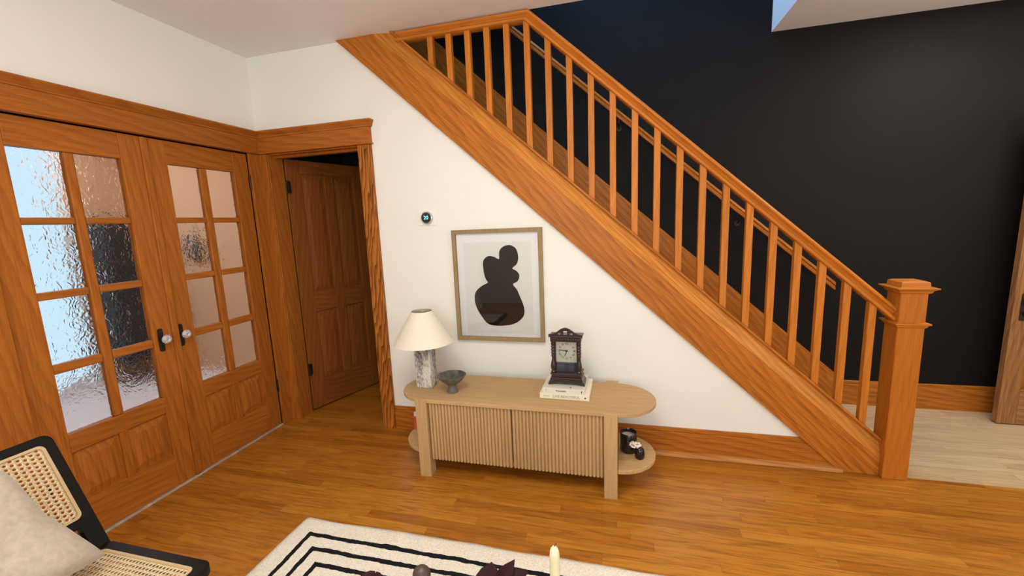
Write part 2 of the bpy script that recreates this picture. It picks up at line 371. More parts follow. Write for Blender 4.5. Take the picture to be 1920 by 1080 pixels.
# sunroom behind the French doors
tan = plain('tan_sunroom_paint', (0.68, 0.41, 0.24), 0.8)
ws = MB().box(-2.7, -2.6, -2.6, -0.80, 0, 2.7).box(-2.7, -2.6, 0.30, 1.0, 0, 2.7).box(-2.7, -2.6, -0.80, 0.30, 2.45, 2.7)
ws.box(-2.7, -0.12, 0.86, 0.96, 0, 2.7).box(-2.7, -0.12, -2.7, -2.6, 0, 2.7)
struct('wall_sunroom', ws, tan, 'tan walls of the room seen through the frosted panes', 'wall')
struct('ceiling_sunroom', MB().box(-2.7, -0.12, -2.7, 0.96, 2.7, 2.8), ceil_white, 'ceiling of the room behind the French doors', 'ceiling')
struct('floor_sunroom', MB().box(-2.7, -0.12, -2.7, 0.96, -0.05, 0), plain('pinkish_floor', (0.78, 0.72, 0.74), 0.5), 'floor of the room behind the French doors', 'floor')
wp = struct('window_1', MB().box(-2.66, -2.62, -0.80, -0.75, 0, 2.45).box(-2.66, -2.62, 0.25, 0.30, 0, 2.45).box(-2.66, -2.62, -0.75, 0.25, 2.4, 2.45).box(-2.66, -2.62, -0.75, 0.25, 0, 0.12), plain('white_trim', (0.8, 0.8, 0.8), 0.5), 'tall bright window glowing through the left column of panes', 'window')
obj('pane', MB().box(-2.645, -2.64, -0.75, 0.25, 0.12, 2.4), thin_glass('clear_glass'), wp)
# dark cabinet standing in the sunroom
dcb = thing('dark_cabinet', 'blurred dark cabinet behind the second column of frosted panes', 'cabinet', (-2.4, 0.45, 0))
dkc = plain('dark_cabinet_paint', (0.012, 0.014, 0.02), 0.5)
obj('body', MB().box(-2.56, -2.25, 0.32, 0.68, 0.25, 1.66), dkc, dcb, bev=0.004)
for yy in (0.34, 0.63):
    for xx in (-2.54, -2.31): obj('leg', MB().box(xx, xx + 0.04, yy, yy + 0.03, 0, 0.25), dkc, dcb)
for yy in (0.325, 0.502): obj('door', MB().box(-2.25, -2.235, yy, yy + 0.173, 0.27, 1.64), dkc, dcb, bev=0.003)
gb = obj('hanging_bag', MB().sphere((-1.78, 0.80, 1.36), 0.10, 0.05, 0.15, 20, 12).tube([(-1.78, 0.80, 1.49), (-1.78, 0.84, 1.58), (-1.78, 0.862, 1.60)], 0.008), plain('grey_canvas', (0.10, 0.10, 0.10), 0.9), smooth=True)
tag(gb, 'grey shape hanging blurred behind the right French door second row pane', 'bag')
# baseboards
bb = MB().prism([(0.94, 0), (3.79, 0), (3.62, 0.15), (0.94, 0.15)], -0.016, 0).prism([(0.94, 0.15), (3.62, 0.15), (3.585, 0.178), (0.94, 0.178)], -0.012, 0)
struct('baseboard_back', bb, OX, 'oak baseboard along the cream wall', 'baseboard', bev=0.003)
struct('trim_1', MB().prism([(-0.016, 0), (-0.016, 0.022), (-0.03, 0.018), (-0.038, 0.009), (-0.04, 0)], 2.2, 3.79, 'x'), wood('oak_shoe', 'x', light=(0.6, 0.27, 0.08), dark=(0.4, 0.15, 0.04)), 'light oak shoe moulding at the foot of the baseboard', 'trim')
struct('baseboard_hall', MB().box(4.19, 5.9, YW - 0.02, YW, 0, 0.165).box(4.19, 5.9, YW - 0.015, YW, 0.165, 0.19), OX, 'oak baseboard along the black wall', 'baseboard', bev=0.003)
# casings
def crown(mb, a, b, axis):
    if axis == 'y': # on left wall, profile in x
        mb.loft([[(0, y, 2.155), (0.032, y, 2.155), (0.032, y, 2.163), (0.052, y, 2.190), (0.052, y, 2.200), (0, y, 2.200)] for y in (a, b)])
    else:
        mb.loft([[(x, 0, 2.155), (x + e * .0, -0.032, 2.155), (x, -0.032, 2.163), (x + e, -0.052, 2.190), (x + e, -0.052, 2.200), (x + e, 0, 2.200)] for x, e in ((a, 0), (b, 0.016))])
hl = MB().box(0, 0.028, -1.585, 0, 2.05, 2.155).box(0, 0.036, -1.59, 0, 2.043, 2.052); crown(hl, -1.60, 0.0, 'y')
struct('trim_2', hl, DY, 'oak head casing with crown over the French doors', 'trim', bev=0.002)
struct('trim_3', MB().box(0, 0.022, -0.106, -0.012, 0, 2.043), DZ, 'oak side casing in the corner right of the French doors', 'trim', bev=0.003)
struct('trim_4', MB().box(0, 0.022, -1.575, -1.458, 0, 2.043), DZ, 'oak side casing left of the French doors', 'trim', bev=0.003)
hb = MB().box(0.0, 0.942, -0.028, 0, 2.05, 2.155).box(0.0, 0.951, -0.036, 0, 2.043, 2.052); crown(hb, 0.0, 0.951, 'x')
struct('trim_5', hb, DX, 'oak head casing with crown over the open panelled door', 'trim', bev=0.002)
struct('trim_6', MB().box(0.837, 0.938, -0.022, 0, 0, 2.043), wood('bold_oak', 'z', light=(0.54, 0.19, 0.03), dark=(0.16, 0.038, 0.004), ring=1.2, wscale=22.0, wdist=11.0), 'oak side casing with bold grain right of the open door', 'trim', bev=0.003)
struct('trim_7', MB().box(0.022, 0.082, -0.022, 0, 0, 2.043).box(0.082, 0.09, -0.014, 0, 0, 2.043), DZ, 'narrow oak side casing left of the open door', 'trim', bev=0.003)
struct('trim_8', MB().box(0.082, 0.090, 0, 0.125, 0, 2.043).box(0.837, 0.845, 0, 0.125, 0, 2.043).box(0.09, 0.837, 0.0, 0.125, 2.035, 2.045).box(0.822, 0.837, 0.045, 0.085, 0, 2.035).box(0.09, 0.822, 0.045, 0.085, 2.02, 2.035), DZ, 'oak jamb lining the open doorway', 'trim')
struct('trim_9', MB().box(-0.05, 0.012, OB, -0.108, 0, 0.008), plain('worn_threshold', (0.60, 0.52, 0.44), 0.5, noise=0.4, nscale=25), 'pale worn threshold strip under the French doors', 'trim')
struct('trim_10', MB().box(-0.12, 0, OB - 0.01, OB, 0, OT).box(-0.12, 0, -0.108, -0.098, 0, OT).box(-0.12, 0, OB, -0.108, OT, OT + 0.005), DZ, 'oak jamb around the French doors', 'trim')

# ------------------------------------------------------------------ doors
def field(mb, u0, u1, z0, z1, v_rec, v_face, edge=0.035):
    """raised panel: flat rim recessed at v_rec, sloping up to a field at v_face (local u, v, z; v grows to the back)"""
    g = 0.006
    s = [(u0, z0), (u1, z0), (u1, z1), (u0, z1)]
    i1 = [(u0 + g, z0 + g), (u1 - g, z0 + g), (u1 - g, z1 - g), (u0 + g, z1 - g)]
    i2 = [(u0 + edge, z0 + edge), (u1 - edge, z0 + edge), (u1 - edge, z1 - edge), (u0 + edge, z1 - edge)]
    mb.loft([[(a, v_rec + 0.016, b) for a, b in s], [(a, v_rec, b) for a, b in s], [(a, v_rec, b) for a, b in i1], [(a, v_face, b) for a, b in i2]])
def xform(mb, fn):
    mb.v = [fn(p) for p in mb.v]; return mb
def knob_mb(c, d, r, prof):  # lathe along direction axis
    return MB().lathe(prof, c, 24, d)

def french(name, y0, flip, label, knob_y):
    Wd = 0.671
    t = thing(name, label, 'door', (0, y0, 0), world=True, kind='structure')
    fn = lambda p: (-p[1], y0 + p[0], p[2])
    T = 0.042
    a, b, c, d = (0.112, 0.310, 0.352, 0.552) if not flip else (0.116, 0.312, 0.358, 0.556)
    for s0, s1 in ((0.001, a), (d, Wd - 0.001)):
        obj('stile', xform(MB().box(s0, s1, 0, T, 0.01, 2.036), fn), DZ, t, bev=0.003)
    rows = [(1.595, 1.903), (1.253, 1.562), (0.909, 1.216), (0.563, 0.864)]
    for z0, z1 in ((1.903, 2.036), (0.470, 0.563), (0.010, 0.212)):
        obj('rail', xform(MB().box(a, d, 0, T, z0, z1), fn), DY, t, bev=0.003)
    obj('mid_stile', xform(MB().box(b + 0.002, c - 0.002, 0, T, 0.212, 0.470), fn), DZ, t, bev=0.003)
    mz = MB().box(b, c, 0.004, T - 0.004, 0.563, 1.903)
    m = obj('muntin', xform(mz, fn), DZ, t, bev=0.006)
    for (z0, _), (_, z1) in zip(rows[:-1], rows[1:]):
        obj('muntin', xform(MB().box(a, b, 0.004, T - 0.004, z1, z0).box(c, d, 0.004, T - 0.004, z1, z0), fn), DY, t, bev=0.006)
    for z0, z1 in rows:
        for u0, u1 in ((a, b), (c, d)):
            obj('glass_pane', xform(MB().box(u0 - 0.003, u1 + 0.003, 0.016, 0.021, z0 - 0.003, z1 + 0.003), fn), chip_glass(), t)
    for u0, u1 in ((a, b + 0.002), (c - 0.002, d)):
        mb = MB(); field(mb, u0, u1, 0.212, 0.470, 0.014, 0.004, 0.045)
        obj('panel', xform(mb, fn), DZ, t)
    kz = 0.905
    pl = obj('escutcheon', MB().prism(rrect(knob_y - 0.015, knob_y + 0.015, kz - 0.075, kz + 0.06, 0.012), 0.0, 0.004, 'x'), iron, t, bev=0.001)
    obj('keyhole', MB().prism(rrect(knob_y - 0.004, knob_y + 0.004, kz - 0.055, kz - 0.032, 0.003), 0.004, 0.0046, 'x'), plain('keyhole_black', (0.004, 0.004, 0.004), 0.9), pl)
    kn = obj('knob', MB().lathe([(0.010, 0.004), (0.010, 0.022), (0.014, 0.028)], (0, knob_y, kz), 20, 'x'), iron, t, smooth=True)
    obj('crystal', MB().lathe([(0.006, 0.024), (0.017, 0.030), (0.026, 0.043), (0.026, 0.050), (0.018, 0.062), (0.010, 0.064), (0.001, 0.063)], (0, knob_y, kz), 12, 'x'), KG, kn, label='faceted clear glass door knob')
    hy = y0 + Wd if flip else y0
    for z in (1.84, 0.32):
        obj('hinge', MB().box(0, 0.003, hy - 0.008, hy + 0.014, z - 0.045, z + 0.045).lathe([(0.0065, -0.05), (0.0065, 0.05)], (0.006, hy, z), 12), iron, t)
    return t
def crystal_mat():
    m, nt, b = _mat('crystal'); b.inputs['Base Color'].default_value = (0.95, 0.96, 0.97, 1)
    b.inputs['Transmission Weight'].default_value = 0.55; b.inputs['Roughness'].default_value = 0.06; b.inputs['IOR'].default_value = 1.5
    b.inputs['Metallic'].default_value = 0.25
    return m
KG = crystal_mat()
french('door_1', -1.455, False, 'left leaf of the French doors with bright blue panes', -0.866)
d2 = french('door_2', -0.781, True, 'right leaf of the French doors with pinkish tan panes', -0.752)
obj('astragal', MB().box(0.0, 0.012, -0.802, -0.765, 0.012, 2.034), DZ, d2, bev=0.004)

# closet door, swung inwards
rot = math.atan2(0.652, 0.207)
ct = thing('door_3', 'panelled oak door standing ajar into the dark doorway', 'door', (0.09, 0.135, 0), rot, world=False, kind='structure')
T = 0.036; Wd = 0.735
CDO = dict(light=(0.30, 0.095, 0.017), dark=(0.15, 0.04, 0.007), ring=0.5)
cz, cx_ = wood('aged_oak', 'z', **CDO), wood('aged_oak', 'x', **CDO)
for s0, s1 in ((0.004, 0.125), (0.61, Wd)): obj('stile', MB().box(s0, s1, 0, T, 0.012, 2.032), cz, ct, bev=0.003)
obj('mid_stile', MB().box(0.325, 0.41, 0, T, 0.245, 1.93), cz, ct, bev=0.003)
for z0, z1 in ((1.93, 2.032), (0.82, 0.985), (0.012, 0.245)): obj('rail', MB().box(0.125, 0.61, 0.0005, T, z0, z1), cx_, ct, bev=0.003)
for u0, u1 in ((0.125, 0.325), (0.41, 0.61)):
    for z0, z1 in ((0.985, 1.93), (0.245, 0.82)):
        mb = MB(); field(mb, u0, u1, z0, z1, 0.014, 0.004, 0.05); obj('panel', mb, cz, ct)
for z in (1.82, 0.36):
    obj('hinge', MB().box(-0.002, 0.032, -0.003, 0.0, z - 0.045, z + 0.045).lathe([(0.007, -0.05), (0.007, 0.05)], (-0.004, -0.006, z), 12).box(-0.006, -0.003, -0.04, -0.004, z - 0.045, z + 0.045), iron, ct)
# hall door, open flat before the black wall
ht = thing('door_4', 'light brown panelled door at the far right edge by the black wall', 'door', (5.03, 0.765, 0), 0, world=False, kind='structure')
HDO = dict(light=(0.42, 0.20, 0.075), dark=(0.26, 0.10, 0.03), rough=0.45)
hz, hx = wood('hall_oak', 'z', **HDO), wood('hall_oak', 'x', **HDO)
for s0, s1 in ((0, 0.10), (0.70, 0.80)): obj('stile', MB().box(s0, s1, 0, 0.045, 0.006, 2.04), hz, ht, bev=0.004)
for z0, z1 in ((1.92, 2.04), (0.86, 1.0), (0.006, 0.245)): obj('rail', MB().box(0.10, 0.70, 0, 0.045, z0, z1), hx, ht, bev=0.004)
for z0, z1 in ((1.0, 1.92), (0.245, 0.86)):
    mb = MB(); field(mb, 0.10, 0.70, z0, z1, 0.02, 0.012, 0.05); obj('panel', mb, wood('hall_panel', 'z', light=(0.46, 0.17, 0.035), dark=(0.28, 0.09, 0.015)), ht)
kp = obj('escutcheon', MB().prism(rrect(0.035, 0.085, 0.72, 0.90, 0.01), -0.003, 0), iron, ht)
obj('knob', MB().lathe([(0.010, 0), (0.010, -0.025), (0.026, -0.035), (0.028, -0.05), (0.018, -0.062), (0.001, -0.064)], (0.06, 0, 0.845), 24, 'y'), iron, ht, smooth=True)
obj('thumb_turn', MB().lathe([(0.016, 0), (0.016, -0.014), (0.001, -0.016)], (0.066, 0, 0.765), 20, 'y'), iron, ht, smooth=True)

# ------------------------------------------------------------------ staircase
BAL = dict(light=(0.63, 0.212, 0.027), dark=(0.40, 0.115, 0.010), ring=0.42)
BZ, BS, BX = wood('rail_oak', 'z', **BAL), wood('rail_oak', 's', ang=TH, **BAL), wood('rail_oak', 'x', **BAL)
st = thing('staircase', 'oak staircase with square balusters against the black wall', 'staircase', (3.96, 0.0, 0))
# stringer
x0b, x0t = 0.768 - (H - 2.695) / 0.895, 1.176 - (H - 2.692) / 0.89
XE = 3.962
bxl = 0.768 + 2.695 / 0.895
band = 0.118
low = lambda x: topl(x) - band
xl = 1.176 - (H - 2.692 + band) / 0.89
obj('stringer', MB().prism([(x0b, H), (bxl, 0), (XE, 0), (XE, low(XE)), (xl, H)], -0.03, 0.0), OS, st, bev=0.002)
s_ = []
for x in (xl, XE):
    pass
tb = MB()
def seg(xa, za, y): return (xa, y, za)
A0 = [(xl, -0.03, H), (XE, -0.03, low(XE))]
B0 = [(x0t - 0.012, -0.004, H), (XE, -0.004, topl(XE) - 0.012)]
tb.add([A0[0], A0[1], B0[1], B0[0], (xl, 0.0, H), (XE, 0, low(XE)), (XE, 0, topl(XE) - 0.012), (x0t - 0.012, 0, H)],
       [(0, 1, 2, 3), (4, 7, 6, 5), (0, 4, 5, 1), (3, 2, 6, 7), (0, 3, 7, 4), (1, 5, 6, 2)])
obj('stringer_band', tb, wood('oak_band', 's', ang=TH, light=(0.68, 0.265, 0.042), dark=(0.46, 0.15, 0.018)), st, label='lighter oak band along the top of the stringer')
cap = MB().prism([(x0t - 0.014, H), (XE, topl(XE) - 0.014), (XE, topl(XE) + 0.004), (x0t + 0.006, H)], -0.030, 0.065)
obj('stringer_cap', cap, OS, st, bev=0.003)
# wall side skirt, treads, risers
sk = lambda x: 2.291 - 0.896 * (x - 1.868)
obj('skirt_board', MB().prism([(0.62, sk(0.62)), (4.19, sk(4.19)), (4.19, 0), (3.86, 0), (0.62, sk(0.62) - 0.46)], YW - 0.02, YW - 0.001), OS, st, bev=0.002)
run, rise, xr0 = 0.2454, 0.2193, 3.72
for i in range(12):
    xa = xr0 - run * i; z = rise * (i + 1)
    obj('riser', MB().box(xa - 0.02, xa, 0.066, YW - 0.021, z - rise, z - 0.026), OY, st)
    obj('tread', MB().box(xa - run - 0.0, xa + 0.022, 0.066, YW - 0.021, z - 0.026, z), OY, st, bev=0.005)
# newel post
nx0, nx1, ny0, ny1 = 3.962, 4.080, -0.063, 0.055
nw = obj('newel_post', MB().box(nx0, nx1, ny0, ny1, 0, 1.05), wood('newel_oak', 'z', light=(0.53, 0.168, 0.019), dark=(0.36, 0.10, 0.009), ring=0.35), st, bev=0.004)
def mould(zs):
    return MB().loft([[(nx0 - e, ny0 - e, z), (nx1 + e, ny0 - e, z), (nx1 + e, ny1 + e, z), (nx0 - e, ny1 + e, z)] for e, z in zs])
obj('newel_collar', mould([(0, 0.858), (0.006, 0.864), (0.010, 0.874), (0.018, 0.878), (0.018, 0.885), (0.004, 0.888), (0, 0.889)]), BX, nw)
obj('newel_cap', mould([(0, 1.040), (0.008, 1.044), (0.014, 1.056), (0.030, 1.066), (0.030, 1.071), (0.004, 1.074), (0.002, 1.098), (-0.012, 1.104), (-0.05, 1.107)]), BX, nw)
# handrail
PR = [(-0.025, 0), (-0.033, 0.004), (-0.035, 0.010), (-0.034, 0.017), (-0.026, 0.0215), (-0.018, 0.026), (-0.0155, 0.031), (-0.019, 0.036), (-0.027, 0.040), (-0.034, 0.046), (-0.035, 0.052), (-0.029, 0.059), (-0.018, 0.064), (0, 0.066)]
PR = PR + [(-a, b) for a, b in PR[-2::-1]]
rb = lambda x: 2.518 - 0.903 * (x - 2.156)
k = 0.086 / 0.066
xs = 2.156 + (2.518 - (H - 0.066)) / 0.903   # where the rail meets the horizontal run
xs2 = 2.156 + (2.518 + 0.086 - H) / 0.903
secs = [[(xs + (xs2 - xs) * (b / 0.066), a, min(rb(xs + (xs2 - xs) * (b / 0.066)) + b * k, H - 0.0005)) for a, b in PR],
        [(nx0, a, rb(nx0) + b * k) for a, b in PR]]
obj('handrail', MB().loft(secs), BS, st, smooth=True)
xh0 = 1.19
obj('top_rail', MB().loft([[(xh0 - 0.0 + 0.0, a, H - 0.0665 + b) for a, b in PR], [(xs + (xs2 - xs) * (b / 0.066), a, H - 0.0665 + b) for a, b in PR]]), BX, st, smooth=True)
bw = 0.018
for i in range(21):
    xc = 1.4167 + 0.1227 * i - 0.002
    za, zb_ = topl(xc - bw) + 0.004, topl(xc + bw) + 0.004
    if xc + bw < xs: t0 = t1 = H - 0.066
    else: t0, t1 = min(rb(xc - bw), H - 0.066), min(rb(xc + bw), H - 0.066)
    ya, yb = -0.019, 0.017
    L_, R2 = xc - bw, xc + bw
    mb = MB().add([(L_, ya, za), (R2, ya, zb_), (R2, yb, zb_), (L_, yb, za), (L_, ya, t0 + 0.008), (R2, ya, t1 + 0.008), (R2, yb, t1 + 0.008), (L_, yb, t0 + 0.008)],
                  [(3, 2, 1, 0), (4, 5, 6, 7), (0, 1, 5, 4), (1, 2, 6, 5), (2, 3, 7, 6), (3, 0, 4, 7)])
    obj('baluster', mb, BZ, st, bev=0.0025)
# wall handrail
wr = thing('wall_handrail', 'slim oak handrail on brackets along the black wall', 'handrail', (4.07, 0.9, 0.0))
wz = lambda x: 1.71 - 0.88 * (x - 3.19)
PW = [(-0.022, -0.022), (-0.024, -0.008), (-0.016, 0.0), (-0.024, 0.008), (-0.018, 0.022), (0, 0.026), (0.018, 0.022), (0.024, 0.008), (0.016, 0), (0.024, -0.008), (0.022, -0.022)]
obj('rail', MB().loft([[(x, 0.895 + a, wz(x) + b * 1.33) for a, b in PW] for x in (0.75, 4.075)]), OS, wr, smooth=True)
for x in (1.66, 2.55, 3.43):
    z = wz(x)
    obj('bracket', MB().tube([(x, 0.895, z - 0.028), (x, 0.90, z - 0.06), (x, 0.93, z - 0.085), (x, YW - 0.004, z - 0.09)], 0.006).lathe([(0.02, -0.006), (0.02, 0.0)], (x, YW, z - 0.09), 16, 'y'), iron, wr)

# ------------------------------------------------------------------ sideboard
sb = thing('sideboard', 'pale oak sideboard with fluted doors and rounded ends under the framed print', 'sideboard', (1.98, -0.31, 0))
def stadium(cx0, cx1, cy, r, n=24):
    return [(cx1 + r * math.sin(PI * i / n), cy - r * math.cos(PI * i / n)) for i in range(n + 1)] + [(cx0 - r * math.sin(PI * i / n), cy + r * math.cos(PI * i / n)) for i in range(n + 1)]
ZT = 0.4862
obj('top', MB().prism(stadium(1.446, 2.543, -0.312, 0.209), ZT - 0.022, ZT, 'z'), PX, sb, bev=0.003)
for lx in (1.397, 2.477):
    for ly in (-0.527, -0.138):
        obj('leg', MB().box(lx, lx + 0.07, ly, ly + 0.07, 0, ZT - 0.0015 if ly < -.3 else ZT + 0.001), PZ, sb, bev=0.002)
obj('carcass', MB().box(1.467, 2.477, -0.492, -0.118, 0.107, 0.125).box(1.467, 2.477, -0.13, -0.118, 0.125, ZT - 0.022).box(1.467, 1.475, -0.492, -0.13, 0.125, ZT - 0.022).box(2.469, 2.477, -0.492, -0.13, 0.125, ZT - 0.022).box(1.475, 2.469, -0.47, -0.462, 0.125, ZT - 0.022), PX, sb)
for a, b in ((1.470, 1.969), (1.974, 2.474)):
    prof = [(a, -0.49)]; n = 25; p = (b - a) / n
    for i in range(n):
        c = a + (i + 0.5) * p; r = p * 0.44
        for j in range(9):
            t = PI * j / 8
            prof.append((c - r * math.cos(t), -0.500 - 0.011 * math.sin(t)))
    prof.append((b, -0.49))
    obj('door', MB().prism(prof, 0.108, ZT - 0.024, 'z'), PZ, sb)
def halfend(cx, cy, r, sgn, n=20, back=0.0):
    return [(cx + sgn * r * math.sin(PI * i / n), cy - r * math.cos(PI * i / n)) for i in range(n + 1)]
ZS = 0.165
obj('shelf', MB().prism(halfend(2.548, -0.312, 0.205, 1), ZS - 0.022, ZS, 'z'), PX, sb, bev=0.003)
obj('shelf', MB().prism(halfend(1.446, -0.312, 0.206, -1), ZS - 0.022, ZS, 'z'), PX, sb, bev=0.003)

ZT += 0.0008
# lamp
lp = thing('table_lamp', 'table lamp with white cone shade on mottled stone block', 'lamp', (1.376, -0.317, ZT))
def stone_mat():
    m, nt, b = _mat('mottled_stone'); L = nt.links
    tc = N(nt, 'ShaderNodeTexCoord')
    no = N(nt, 'ShaderNodeTexNoise'); no.inputs['Scale'].default_value = 95; no.inputs['Detail'].default_value = 6; no.inputs['Roughness'].default_value = 0.7
    mp = N(nt, 'ShaderNodeMapping'); mp.inputs['Scale'].default_value = (1, 1, 0.5); L.new(tc.outputs['Object'], mp.inputs[0]); L.new(mp.outputs[0], no.inputs['Vector'])
    n2 = N(nt, 'ShaderNodeTexNoise'); n2.inputs['Scale'].default_value = 16; n2.inputs['Detail'].default_value = 3
    m2 = N(nt, 'ShaderNodeMapping'); m2.inputs['Scale'].default_value = (1, 1, 0.22); L.new(tc.outputs['Object'], m2.inputs[0]); L.new(m2.outputs[0], n2.inputs['Vector'])
    ad = N(nt, 'ShaderNodeMath', operation='ADD'); L.new(no.outputs['Fac'], ad.inputs[0]); L.new(n2.outputs['Fac'], ad.inputs[1])
    cr = N(nt, 'ShaderNodeValToRGB'); e = cr.color_ramp.elements
    e[0].position = 0.42; e[0].color = (0.13, 0.10, 0.08, 1); e[1].position = 0.56; e[1].color = (0.68, 0.62, 0.55, 1)
    q = e.new(0.49); q.color = (0.36, 0.33, 0.31, 1)
    hf = N(nt, 'ShaderNodeMath', operation='MULTIPLY'); hf.inputs[1].default_value = 0.5; L.new(ad.outputs[0], hf.inputs[0])
    L.new(hf.outputs[0], cr.inputs[0]); L.new(cr.outputs[0], b.inputs['Base Color']); b.inputs['Roughness'].default_value = 0.75
    bp = N(nt, 'ShaderNodeBump'); bp.inputs['Strength'].default_value = 0.5; bp.inputs['Distance'].default_value = 0.004; L.new(hf.outputs[0], bp.inputs['Height']); L.new(bp.outputs[0], b.inputs['Normal'])
    return m
bs = obj('base', MB().box(1.324, 1.428, -0.362, -0.272, ZT, 0.80), stone_mat(), lp, bev=0.004)
obj('stem', MB().lathe([(0.010, 0.80), (0.010, 0.955)], (1.376, -0.317, 0), 16), plain('brass', (0.5, 0.36, 0.15), 0.35, metal=1), lp)
linen = plain('white_linen_shade', (0.80, 0.73, 0.60), 0.85, noise=0.06, nscale=120)
obj('lamp_shade', MB().lathe([(0.184, 0.772), (0.064, 0.970), (0.062, 0.970), (0.182, 0.772), (0.184, 0.772)], (1.376, -0.317, 0), 64), linen, lp, smooth=True)
obj('shade_ring', MB().tube([(1.376 + 0.06 * math.cos(a * PI / 12), -0.317 + 0.06 * math.sin(a * PI / 12), 0.955) for a in range(25)], 0.0015, 6).tube([(1.318, -0.317, 0.955), (1.434, -0.317, 0.955)], 0.0015, 6).tube([(1.376, -0.375, 0.955), (1.376, -0.259, 0.955)], 0.0015, 6), plain('brass', (0.5, 0.36, 0.15), 0.35, metal=1), lp)
# bowl
bc = (1.577, -0.385, ZT)
bwl = obj('pedestal_bowl', MB().lathe([(0.001, 0), (0.034, 0), (0.033, 0.01), (0.024, 0.034), (0.026, 0.046), (0.052, 0.066), (0.076, 0.088), (0.087, 0.106), (0.084, 0.107), (0.070, 0.092), (0.045, 0.076), (0.001, 0.070)], bc, 48), plain('dark_grey_stone', (0.15, 0.138, 0.12), 0.45, noise=0.7, nscale=28, bump=0.4), smooth=True)
tag(bwl, 'small dark grey stone bowl on a flared foot beside the table lamp', 'bowl')
# books
paper = plain('book_pages', (0.82, 0.76, 0.62), 0.8, noise=0.1, nscale=200)
ink = plain('printing_ink', (0.035, 0.028, 0.022), 0.7)
grey_ink = plain('grey_printing_ink', (0.32, 0.29, 0.24), 0.7)
def book(cx, cy, z, wx, dy, h, rz, cover, label, marks):
    t = thing('book', label, 'book', (cx, cy, z), rz, 'books stacked under the clock', world=False)
    x, y = wx / 2, dy / 2
    obj('cover', MB().box(-x, x, -y, y, 0, 0.003).box(-x, x, -y, y, h - 0.003, h).box(-x, x, -y, -y + 0.003, 0.003, h - 0.003), cover, t, bev=0.001)
    obj('pages', MB().box(-x + 0.004, x - 0.004, -y + 0.0035, y - 0.004, 0.0035, h - 0.0035), paper, t)
    for s, size, ux, nm, mt in marks:
        if nm == 'spine_title': fn = lambda c, ux=ux: (ux + c.x, -y - 0.0006 - c.z, h / 2 + c.y)
        else: fn = lambda c, ux=ux: (ux + c.x, -y + 0.03 + c.y, h + 0.0006 + c.z)
        obj(nm, text_mb(s, size, fn), mt, t)
    return t, x, y, h
cream = plain('cream_book_cover', (0.80, 0.73, 0.55), 0.45)
white = plain('off_white_book_cover', (0.72, 0.67, 0.58), 0.45)
t, x, y, h = book(2.256, -0.262, ZT, 0.279, 0.262, 0.032, -0.015, cream, 'cream hardback at the bottom of the pile lettered LIVE BEAUTIFUL', [('LIVE BEAUTIFUL', 0.0215, 0.012, 'spine_title', grey_ink)])
obj('spine_author', MB().box(-0.118, -0.085, -y - 0.0008, -y - 0.0002, 0.0145, 0.0172), grey_ink, t)
obj('spine_emblem', MB().lathe([(0.0045, 0), (0.0045, -0.0008)], (0.118, -y, 0.016), 12, 'y'), ink, t)
t, x, y, h = book(2.252, -0.262, ZT + 0.032, 0.238, 0.25, 0.030, -0.015, white, 'off-white hardback on top of the pile directly beneath the clock', [('Mountains', 0.014, -0.014, 'spine_title', ink)])
obj('spine_mark', MB().box(-0.1, -0.0975, -y - 0.0008, -y - 0.0002, 0.009, 0.02), grey_ink, t)
obj('spine_emblem', MB().lathe([(0.0035, 0), (0.0035, -0.0008)], (0.102, -y, 0.018), 12, 'y').box(0.1, 0.104, -y - 0.0008, -y, 0.007, 0.013), ink, t)
obj('cover_mark', MB().lathe([(0.005, 0), (0.005, 0.0006)], (0.038, -y + 0.022, h), 12), ink, t)

# mantel clock
ZC = ZT + 0.062
ck = thing('mantel_clock', 'dark carved wooden mantel clock with cream dial standing on two books', 'clock', (2.262, -0.285, ZC), -0.02, world=False)
dw = plain('dark_mahogany', (0.030, 0.011, 0.008), 0.35, noise=0.4, nscale=50, coat=0.3)
def sym(pts): return pts + [(-a, b) for a, b in pts[::-1]]
bp_ = sym([(-0.103, 0.0), (-0.106, 0.006), (-0.103, 0.016), (-0.094, 0.026), (-0.090, 0.042)])
bp_ = [(-0.106, 0.0), (-0.104, 0.014), (-0.094, 0.024), (-0.090, 0.045), (0.090, 0.045), (0.094, 0.024), (0.104, 0.014), (0.106, 0.0), (0.088, 0.003), (0.072, 0.009), (0.035, 0.014), (0, 0.012), (-0.035, 0.014), (-0.072, 0.009), (-0.088, 0.003)]
obj('base', MB().prism(bp_, -0.055, 0.055), dw, ck, bev=0.003)
obj('plinth', MB().box(-0.086, 0.086, -0.05, 0.05, 0.045, 0.066).box(-0.091, 0.091, -0.054, 0.052, 0.062, 0.070), dw, ck, bev=0.003)
obj('case', MB().box(-0.076, -0.06, -0.036, 0.046, 0.07, 0.272).box(0.06, 0.076, -0.036, 0.046, 0.07, 0.272).box(-0.06, 0.06, 0.03, 0.046, 0.07, 0.272).box(-0.06, 0.06, -0.036, 0.03, 0.255, 0.272), dw, ck, bev=0.002)
cp = [(0.013, 0.07), (0.015, 0.078), (0.011, 0.084), (0.015, 0.092), (0.017, 0.105), (0.015, 0.125), (0.010, 0.145), (0.009, 0.160), (0.013, 0.172), (0.010, 0.180), (0.014, 0.190), (0.010, 0.198), (0.014, 0.207), (0.010, 0.215), (0.014, 0.224), (0.010, 0.232), (0.014, 0.240), (0.012, 0.25), (0.015, 0.258)]
for s in (-1, 1): obj('column', MB().lathe(cp, (s * 0.073, -0.038, 0), 18), dw, ck, smooth=True)
en = obj('entablature', MB().box(-0.087, 0.087, -0.054, 0.035, 0.257, 0.284).box(-0.095, 0.095, -0.060, 0.035, 0.284, 0.291), dw, ck, bev=0.002)
